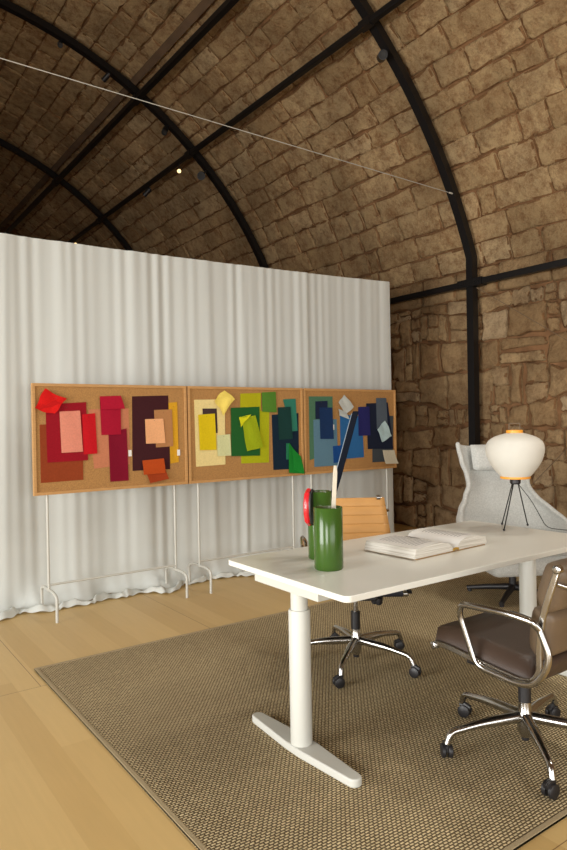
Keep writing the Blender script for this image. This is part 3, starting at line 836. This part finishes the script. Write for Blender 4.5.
# paper lamp
def crom(tab, x):
    xs = [a for a, _ in tab]; n = len(tab)
    i = max(k for k in range(n - 1) if xs[k] <= x + 1e-9)
    P = [tab[max(0, min(n - 1, i + d))] for d in (-1, 0, 1, 2)]
    h = P[2][0] - P[1][0]; t = (x - P[1][0]) / h
    m1 = (P[2][1] - P[0][1]) / max(P[2][0] - P[0][0], 1e-6) * h; m2 = (P[3][1] - P[1][1]) / max(P[3][0] - P[1][0], 1e-6) * h
    return (2 * t**3 - 3 * t**2 + 1) * P[1][1] + (t**3 - 2 * t**2 + t) * m1 + (-2 * t**3 + 3 * t**2) * P[2][1] + (t**3 - t**2) * m2
lp = thing('table_lamp', (3.326, 2.313, DZT), 0, 'white paper lantern lamp on thin wire legs on the desk', 'table lamp')
prof = []
ZB, ZT = .300, .556
n = 44
for i in range(n + 1):
    f = i / n
    z = ZB + (ZT - ZB) * f
    tab = [(0, .085), (.12, .112), (.32, .147), (.5, .164), (.66, .168), (.80, .156), (.90, .124), (.97, .074), (1, .046)]
    r = crom(tab, f)
    r *= .975; r += .0003 * math.sin(f * PI * 2 * 15)
    prof.append((r, z))
lo = MB().lathe(prof, 56, caps=False).build('paper_shade', M['paper'], lp, smooth='all')
MB().lathe([(.078, ZB - .012), (.085, ZB - .010), (.085, ZB + .010), (.078, ZB + .012), (.072, ZB + .01), (.072, ZB - .010), (.078, ZB - .012)], 40, caps=False).build('bottom_ring', M['bamboo'], lp, smooth=True)
MB().lathe([(.040, ZT - .006), (.047, ZT - .004), (.047, ZT + .015), (.040, ZT + .017), (.034, ZT + .012), (.034, ZT - .002), (.040, ZT - .006)], 32, caps=False).build('top_ring', M['bamboo'], lp, smooth=True)
e = Vector((.81, -.583, 0))
hd = MB().tube(arc_pts([e * -.032 + Vector((0, 0, ZT - .02)), e * -.032 + Vector((0, 0, ZT + .055)), e * .032 + Vector((0, 0, ZT + .055)), e * .032 + Vector((0, 0, ZT - .02))], .006, 4), .0028, 8)
hd.build('wire_handle', M['old_wire'], lp, smooth=True)
def lp_leg(wx, wy, r0):
    p = Vector((wx - 3.326, wy - 2.313, 0.004)); q = p.normalized() * r0 + Vector((0, 0, ZB - .035))
    o = MB().tube([q, q.lerp(p, .35) + Vector((0, 0, 0)), p.lerp(q, .12) , p], [.0034] * 4, 8).build('leg', M['wire'], lp, smooth=True)
    MB().lathe([(.005, -.003), (.0065, .0), (.0065, .006), (.003, .01)], 10, tuple(p)).build('rubber_foot', M['black'], o, smooth=True)
for wx, wy in ((3.178, 2.289), (3.352, 2.428), (3.430, 2.306)): lp_leg(wx, wy, .022)
MB().lathe([(.024, ZB - .045), (.030, ZB - .038), (.030, ZB - .012), (.02, ZB - .008)], 20).build('lamp_holder', M['black'], lp, smooth=True)
MB().tube([(-.07, 0, ZB), (0, 0, ZB - .012), (.07, 0, ZB)], .0022, 6).build('shade_bar', M['wire'], lp)
cd = arc_pts([(.012, -.012, ZB - .045), (.045, -.075, .16), (.085, -.135, .02), (.10, -.16, .004), (.12, -.30, .004), (.10, -.48, .004)], .04, 6)
MB().tube(cd, .0022, 6).build('power_cord', M['wire'], lp, smooth=True)
MB().tube([(0, 0, ZB), (0, 0, ZB + .03), (0, 0, ZB + .09), (0, 0, ZB + .12)], [.014, .016, .028, .012], 14).build('bulb', mat('opal bulb', (.8, .78, .7, 1), .4), lp, smooth=True)

# ------------------------------------------------------------------ pinboards and fabric swatches
BXS = [1.282, 2.545, 3.774, 5.013]; BY = 4.92; BZ0, BZ1 = .9095, 1.733
BLAB = ['pinboard with red, pink and plum fabric swatches', 'pinboard with yellow and green fabric swatches, middle of the three', 'pinboard with blue and grey fabric swatches, next to the stone wall']
def pinboard(i):
    x0, x1 = BXS[i] + .006, BXS[i + 1] - .006
    w = x1 - x0
    t = thing('pinboard', ((x0 + x1) / 2, BY, 0), 0, BLAB[i] + ' on a white stand', 'pinboard', 'cork pinboards on white stands')
    fr = MB(); b = .022; d = .034
    zc = (BZ0 + BZ1) / 2; h = BZ1 - BZ0
    fr.box((0, d / 2, BZ0 + b / 2), (w, d, b)); fr.box((0, d / 2, BZ1 - b / 2), (w, d, b))
    fr.box((-w / 2 + b / 2, d / 2, zc), (b, d, h - 2 * b)); fr.box((w / 2 - b / 2, d / 2, zc), (b, d, h - 2 * b))
    fr.build('frame', M['oak'], t, bevel=.002)
    MB().box((0, .018, zc), (w - 2 * b, .018, h - 2 * b)).build('cork_panel', M['cork'], t)
    for s in (-1, 1):
        xp = s * (w / 2 - .105)
        MB().tube([(xp, d + .012, .19), (xp, d + .012, BZ1 - .06)], .0095, 12).build('stand_pole', M['white_metal'], t, smooth=True)
        ft = MB().tube(arc_pts([(xp, -.145, .0), (xp, -.150, .185), (xp, -.06, .200), (xp, .17, .200), (xp, .240, .180), (xp, .235, .0)], [.07, .03, .03, .05], 6), .0108, 12)
        ft.build('stand_foot', M['white_metal'], t, smooth=True)
    MB().tube([(-(w / 2 - .105), d + .012, .235), (w / 2 - .105, d + .012, .235)], .0085, 10).build('crossbar', M['white_metal'], t, smooth=True)
    return t
for i in range(3): pinboard(i)

# view axes; a swatch outline measured on the board face is turned into metres on that plane
CR = Vector((.8119583, -.58344129, -.01788798)); CU = Vector((.01762397, -.00612733, .99982591)); CF = Vector((.58344932, .81213221, -.00530741)); FPX = 652.4
def board_pt(u, v):
    d = CF + CR * ((u - 283.5) / FPX) - CU * ((v - 425) / FPX)
    k = (BY + .006) / d.y
    return (d.x * k, 1.42 + d.z * k)
SW = bpy.data.materials
def cloth(name, col, k=1.0):
    c = rgb(*col, k)
    return mat(name, c, .9, var=.07, nscale=90, bump=.25, bscale=300, spec=.15)
LAYER = {}
def swatch(bi, quad, col, label, layer, curl=0.0, tagmark=None, crumple=0.0, fold=None):
    ox, oy, sc = ((20, 370, 180 / 567), (180, 370, 130 / 567), (295, 370, 115 / 567))[bi]
    q = [board_pt(ox + x * sc, oy + y * sc) for x, y in quad]
    yb = BY + .0075 - .0035 * layer
    r = random.Random(sum(map(ord, label)))
    p1, p2, p3 = r.uniform(0, 6), r.uniform(0, 6), r.uniform(0, 6)
    (ax, az), (bx, bz), (cx, cz), (dx, dz) = q
    hgt = abs(az - dz)
    def fn(u, v):                       # v=0 bottom
        x = (dx * (1 - u) + cx * u) * (1 - v) + (ax * (1 - u) + bx * u) * v
        z = (dz * (1 - u) + cz * u) * (1 - v) + (az * (1 - u) + bz * u) * v
        e = .0014 * (1 + math.sin(u * 5 + p1 + v * 2))
        e += curl * (1 - v) ** 3 * (.6 + .4 * u)
        if crumple:
            e += crumple * (.5 + .5 * abs(math.sin(u * 4.1 + p1 + 2.2 * v) + .6 * math.sin(v * 5.3 + p2 - 2 * u))) * .8
            x += crumple * .35 * math.sin(v * 7 + p3); z += crumple * .35 * math.sin(u * 6 + p2)
        return (x, yb - e, z)
    n = 12 if crumple else 8
    o = MB().grid(fn, n, n, thick=.0016).build('fabric_swatch', cloth(label[:24], col), None, smooth=True, angle=50)
    tag(o, label, 'fabric swatch', ('red and plum swatches on the first pinboard', 'yellow and green swatches on the middle pinboard', 'blue and grey swatches on the last pinboard')[bi])
    if fold:
        (fq, fcol) = fold
        qq = [board_pt(ox + x * sc, oy + y * sc) for x, y in fq]
        (ax, az), (bx, bz), (cx, cz), (dx, dz) = qq
        def f2(u, v):
            x = (dx * (1 - u) + cx * u) * (1 - v) + (ax * (1 - u) + bx * u) * v
            z = (dz * (1 - u) + cz * u) * (1 - v) + (az * (1 - u) + bz * u) * v
            return (x, yb - .0045 - .012 * math.sin(PI * min(v + .1, 1)) * .6 - .006 * u * (1 - v), z)
        MB().grid(f2, 6, 6, thick=.0016).build('folded_flap', cloth(label[:20] + ' flap', fcol), o, smooth=True, angle=50)
    if tagmark:
        tx_, tz_ = board_pt(ox + tagmark[0] * sc, oy + tagmark[1] * sc)
        t2 = MB().box((tx_, yb - .006, tz_), (.026, .0012, .05)).build('paper_tag', M['sheet'], o)
        t2['label'] = 'small white paper tag'
    # the pin that holds it
    tx_, tz_ = fn(.5, .93)[0], fn(.5, .93)[2]; yy = fn(.5, .93)[1]
    pn = MB().tube([(tx_, BY + .012, tz_), (tx_, yy - .001, tz_)], .0008, 6)
    pn.tube([(tx_, yy - .001, tz_), (tx_, yy - .004, tz_)], [.0028, .002], 8)
    pn.build('pin', M['chrome'], o, smooth=True)
    return o
# first board
swatch(0, [(62, 172), (197, 168), (199, 346), (66, 356)], (140, 62, 32), 'large rust brown swatch lowest left, under the crimson ones', 0)
swatch(0, [(80, 108), (208, 101), (214, 284), (86, 292)], (145, 20, 34), 'large crimson swatch behind the pink rectangle', 1)
swatch(0, [(195, 140), (236, 136), (243, 263), (200, 266)], (190, 22, 32), 'bright red narrow swatch at the right of the pink rectangle', 2)
swatch(0, [(123, 131), (188, 128), (197, 257), (130, 261)], (216, 138, 116), 'salmon pink rectangle swatch on top of the crimson ones', 3)
swatch(0, [(76, 60), (144, 93), (106, 140), (44, 122)], (205, 26, 24), 'crumpled bright red swatch in the top left corner', 3, crumple=.016, fold=([(84, 72), (140, 96), (112, 112), (58, 126)], (190, 24, 24)))
swatch(0, [(216, 124), (342, 120), (347, 296), (234, 311)], (188, 120, 88), 'dusty rose swatch behind the crimson strips, with a white tag', 0, tagmark=(346, 262))
swatch(0, [(278, 196), (335, 184), (342, 348), (284, 352)], (122, 16, 40), 'long dark wine red strip hanging lowest in the centre', 1)
swatch(0, [(250, 83), (316, 82), (318, 203), (256, 205)], (160, 20, 46), 'raspberry swatch with a folded top above the wine strip', 2, fold=([(250, 83), (316, 81), (328, 122), (254, 124)], (168, 22, 48)))
swatch(0, [(353, 83), (467, 80), (473, 312), (355, 318)], (62, 28, 32), 'tall dark plum swatch behind the peach square', 0)
swatch(0, [(468, 103), (495, 101), (500, 290), (474, 295)], (205, 152, 36), 'narrow mustard strip at the right edge, with a white tag', 0, tagmark=(499, 260))
swatch(0, [(422, 126), (478, 124), (482, 240), (428, 244)], (172, 122, 78), 'camel tan swatch partly under the peach square', 1)
swatch(0, [(393, 155), (450, 153), (457, 230), (396, 232)], (228, 168, 120), 'peach square swatch on the dark plum one', 2)
swatch(0, [(386, 290), (448, 284), (465, 342), (408, 356)], (150, 58, 24), 'burnt orange folded swatch at the foot of the plum one', 2, curl=.02, fold=([(384, 285), (452, 278), (455, 324), (388, 330)], (178, 72, 26)))
# middle board
swatch(1, [(62, 130), (195, 128), (198, 412), (70, 422)], (226, 206, 142), 'large cream swatch at the left of the middle board', 0)
swatch(1, [(98, 168), (160, 168), (163, 275), (100, 278)], (66, 50, 50), 'dark grey swatch peeking out behind the lemon yellow one', 1)
swatch(1, [(78, 195), (150, 190), (158, 348), (85, 350)], (212, 186, 24), 'lemon yellow rectangle swatch on the cream one', 2)
swatch(1, [(148, 132), (190, 86), (238, 124), (188, 196)], (236, 212, 104), 'crumpled pale yellow swatch at the top of the cream one', 2, crumple=.02)
swatch(1, [(160, 285), (217, 280), (222, 373), (163, 375)], (206, 208, 156), 'pale celery green small swatch beside the cream one', 2)
swatch(1, [(262, 180), (390, 178), (388, 403), (268, 408)], (168, 172, 24), 'large lime swatch behind the dark green one', 0)
swatch(1, [(262, 103), (352, 100), (352, 185), (262, 190)], (172, 168, 24), 'olive yellow swatch above the dark green one', 1)
swatch(1, [(220, 165), (345, 160), (348, 373), (223, 376)], (34, 90, 40), 'large dark green swatch in the middle of the board', 2)
swatch(1, [(355, 98), (416, 95), (420, 185), (358, 182)], (80, 126, 44), 'leaf green small swatch near the top edge', 2)
swatch(1, [(262, 205), (325, 198), (360, 335), (290, 355)], (150, 166, 24), 'tilted folded chartreuse swatch on the dark green one', 3, crumple=.008, fold=([(254, 206), (308, 194), (276, 226), (262, 250)], (205, 205, 28)))
swatch(1, [(400, 195), (517, 188), (520, 430), (408, 436)], (20, 38, 54), 'large midnight navy swatch at the right of the middle board', 0)
swatch(1, [(448, 128), (503, 125), (512, 265), (485, 268)], (48, 118, 98), 'teal swatch behind the dark pine strip', 1)
swatch(1, [(425, 163), (480, 160), (490, 300), (430, 305)], (24, 58, 54), 'dark pine green strip on the navy swatch', 2)
swatch(1, [(462, 320), (476, 320), (476, 390), (463, 390)], (40, 122, 84), 'tiny jade green strip beside the cut bright green swatch', 1)
swatch(1, [(474, 318), (500, 352), (538, 452), (472, 448)], (26, 124, 44), 'bright green swatch with a slanted cut top, lowest right', 2, curl=.012, fold=([(486, 340), (524, 376), (538, 450), (492, 440)], (28, 130, 46)))
# last board
swatch(2, [(68, 130), (185, 130), (188, 400), (72, 445)], (76, 114, 88), 'sage green tall swatch at the left of the last board', 0)
swatch(2, [(90, 245), (205, 242), (212, 470), (95, 478)], (90, 124, 142), 'slate blue swatch below the navy ones', 1, tagmark=(186, 282))
swatch(2, [(98, 155), (158, 152), (160, 240), (100, 242)], (28, 38, 62), 'ink blue small swatch near the top left of the last board', 2)
swatch(2, [(118, 185), (180, 185), (188, 340), (122, 340)], (26, 50, 88), 'navy blue strip overlapping the slate blue swatch', 3)
swatch(2, [(222, 217), (330, 230), (340, 430), (225, 440)], (44, 98, 150), 'large denim blue swatch in the middle of the last board', 0)
swatch(2, [(185, 375), (240, 370), (245, 452), (188, 458)], (24, 70, 132), 'royal blue small square low beside the slate one', 2)
swatch(2, [(211, 160), (239, 122), (287, 182), (246, 222)], (186, 190, 184), 'crumpled silver grey swatch above the denim blue one', 2, crumple=.01, fold=([(212, 192), (248, 206), (262, 243), (215, 224)], (178, 184, 180)))
swatch(2, [(380, 228), (484, 226), (482, 450), (382, 455)], (66, 72, 76), 'charcoal grey swatch behind the black one', 0)
swatch(2, [(350, 165), (456, 160), (484, 388), (358, 390)], (28, 34, 52), 'large blue black swatch at the right of the last board', 1)
swatch(2, [(310, 182), (365, 180), (370, 322), (312, 325)], (38, 38, 92), 'indigo violet swatch next to the denim blue one', 2)
swatch(2, [(398, 138), (448, 138), (455, 280), (402, 290)], (80, 90, 100), 'steel grey strip near the top right', 2)
swatch(2, [(400, 292), (440, 250), (473, 325), (425, 355)], (172, 196, 198), 'pale ice blue crumpled swatch on the black one', 3, crumple=.012)
swatch(2, [(430, 395), (488, 395), (500, 460), (440, 462)], (200, 194, 172), 'ivory curled swatch at the lower right corner', 2, curl=.03)

# ------------------------------------------------------------------ camera, light
cam = bpy.data.cameras.new('camera'); co = bpy.data.objects.new('camera', cam); C.objects.link(co)
co.matrix_world = Matrix(((CR.x, CU.x, -CF.x, 0), (CR.y, CU.y, -CF.y, 0), (CR.z, CU.z, -CF.z, 1.42), (0, 0, 0, 1)))
cam.sensor_fit = 'AUTO'; cam.sensor_width = 36; cam.lens = FPX / 850 * 36; cam.clip_start = .05; cam.clip_end = 100
bpy.context.scene.camera = co

def area(name, loc, d, sx, sy, power, col):
    l = bpy.data.lights.new(name, 'AREA'); l.shape = 'RECTANGLE'; l.size = sx; l.size_y = sy; l.energy = power; l.color = col
    o = bpy.data.objects.new(name, l); C.objects.link(o); o.location = loc
    o.rotation_euler = Vector(d).to_track_quat('-Z', 'Z').to_euler()
    return o
# daylight through the side doorway; the front-left doorway and weaker entrance are unseen, added as fill
for (a, b), pw in zip(DOORS, (400, 290)):
    o = area('doorway_daylight_fill', (XL - .02, (a + b) / 2, DZ / 2), (1, 0, 0), b - a - .1, DZ - .1, pw, (1.0, .985, .95)); o.data.spread = math.radians(125)
o = area('entrance_fill', ((HX0 + HX1) / 2, YF + .08, HZ / 2), (0, 1, 0), HX1 - HX0 - .1, HZ - .1, 170, (1.0, .985, .95)); o.data.spread = math.radians(140)
# unseen lamps added on the track to brighten the desk
def desk_fill_light(loc, target, power, ang=95):
    l = bpy.data.lights.new('desk_fill_lamp', 'SPOT'); l.energy = power; l.spot_size = math.radians(ang); l.spot_blend = 1.0; l.shadow_soft_size = .22; l.color = (1, .955, .87)
    o = bpy.data.objects.new('desk_fill_lamp', l); C.objects.link(o); o.location = loc
    o.rotation_euler = (Vector(target) - Vector(loc)).to_track_quat('-Z', 'Y').to_euler()
for y, tg in ((-.6, (1.2, 1.4, 0)), (.9, (2.0, 2.2, .7)), (2.3, (1.6, 2.6, 0))):
    p = Vector((TX, y, 5.30)); d = (Vector(tg) - p).normalized()
    spot(p, d, 1.0, True, 'unseen lit spotlight added on the lighting track to brighten the desk', top=(TX, y, TZ))
    desk_fill_light(p + d * .12, tg, 190)
w = bpy.data.worlds.new('world'); bpy.context.scene.world = w; w.use_nodes = True
w.node_tree.nodes['Background'].inputs[0].default_value = (.85, .9, 1, 1); w.node_tree.nodes['Background'].inputs[1].default_value = .5

sc = bpy.context.scene
sc.view_settings.view_transform = 'Standard'; sc.view_settings.look = 'None'; sc.view_settings.gamma = 1; sc.view_settings.exposure = -.08; sc.view_settings.use_curve_mapping = False
sc.cycles.use_denoising = True
sc.cycles.max_bounces = 8; sc.cycles.diffuse_bounces = 5
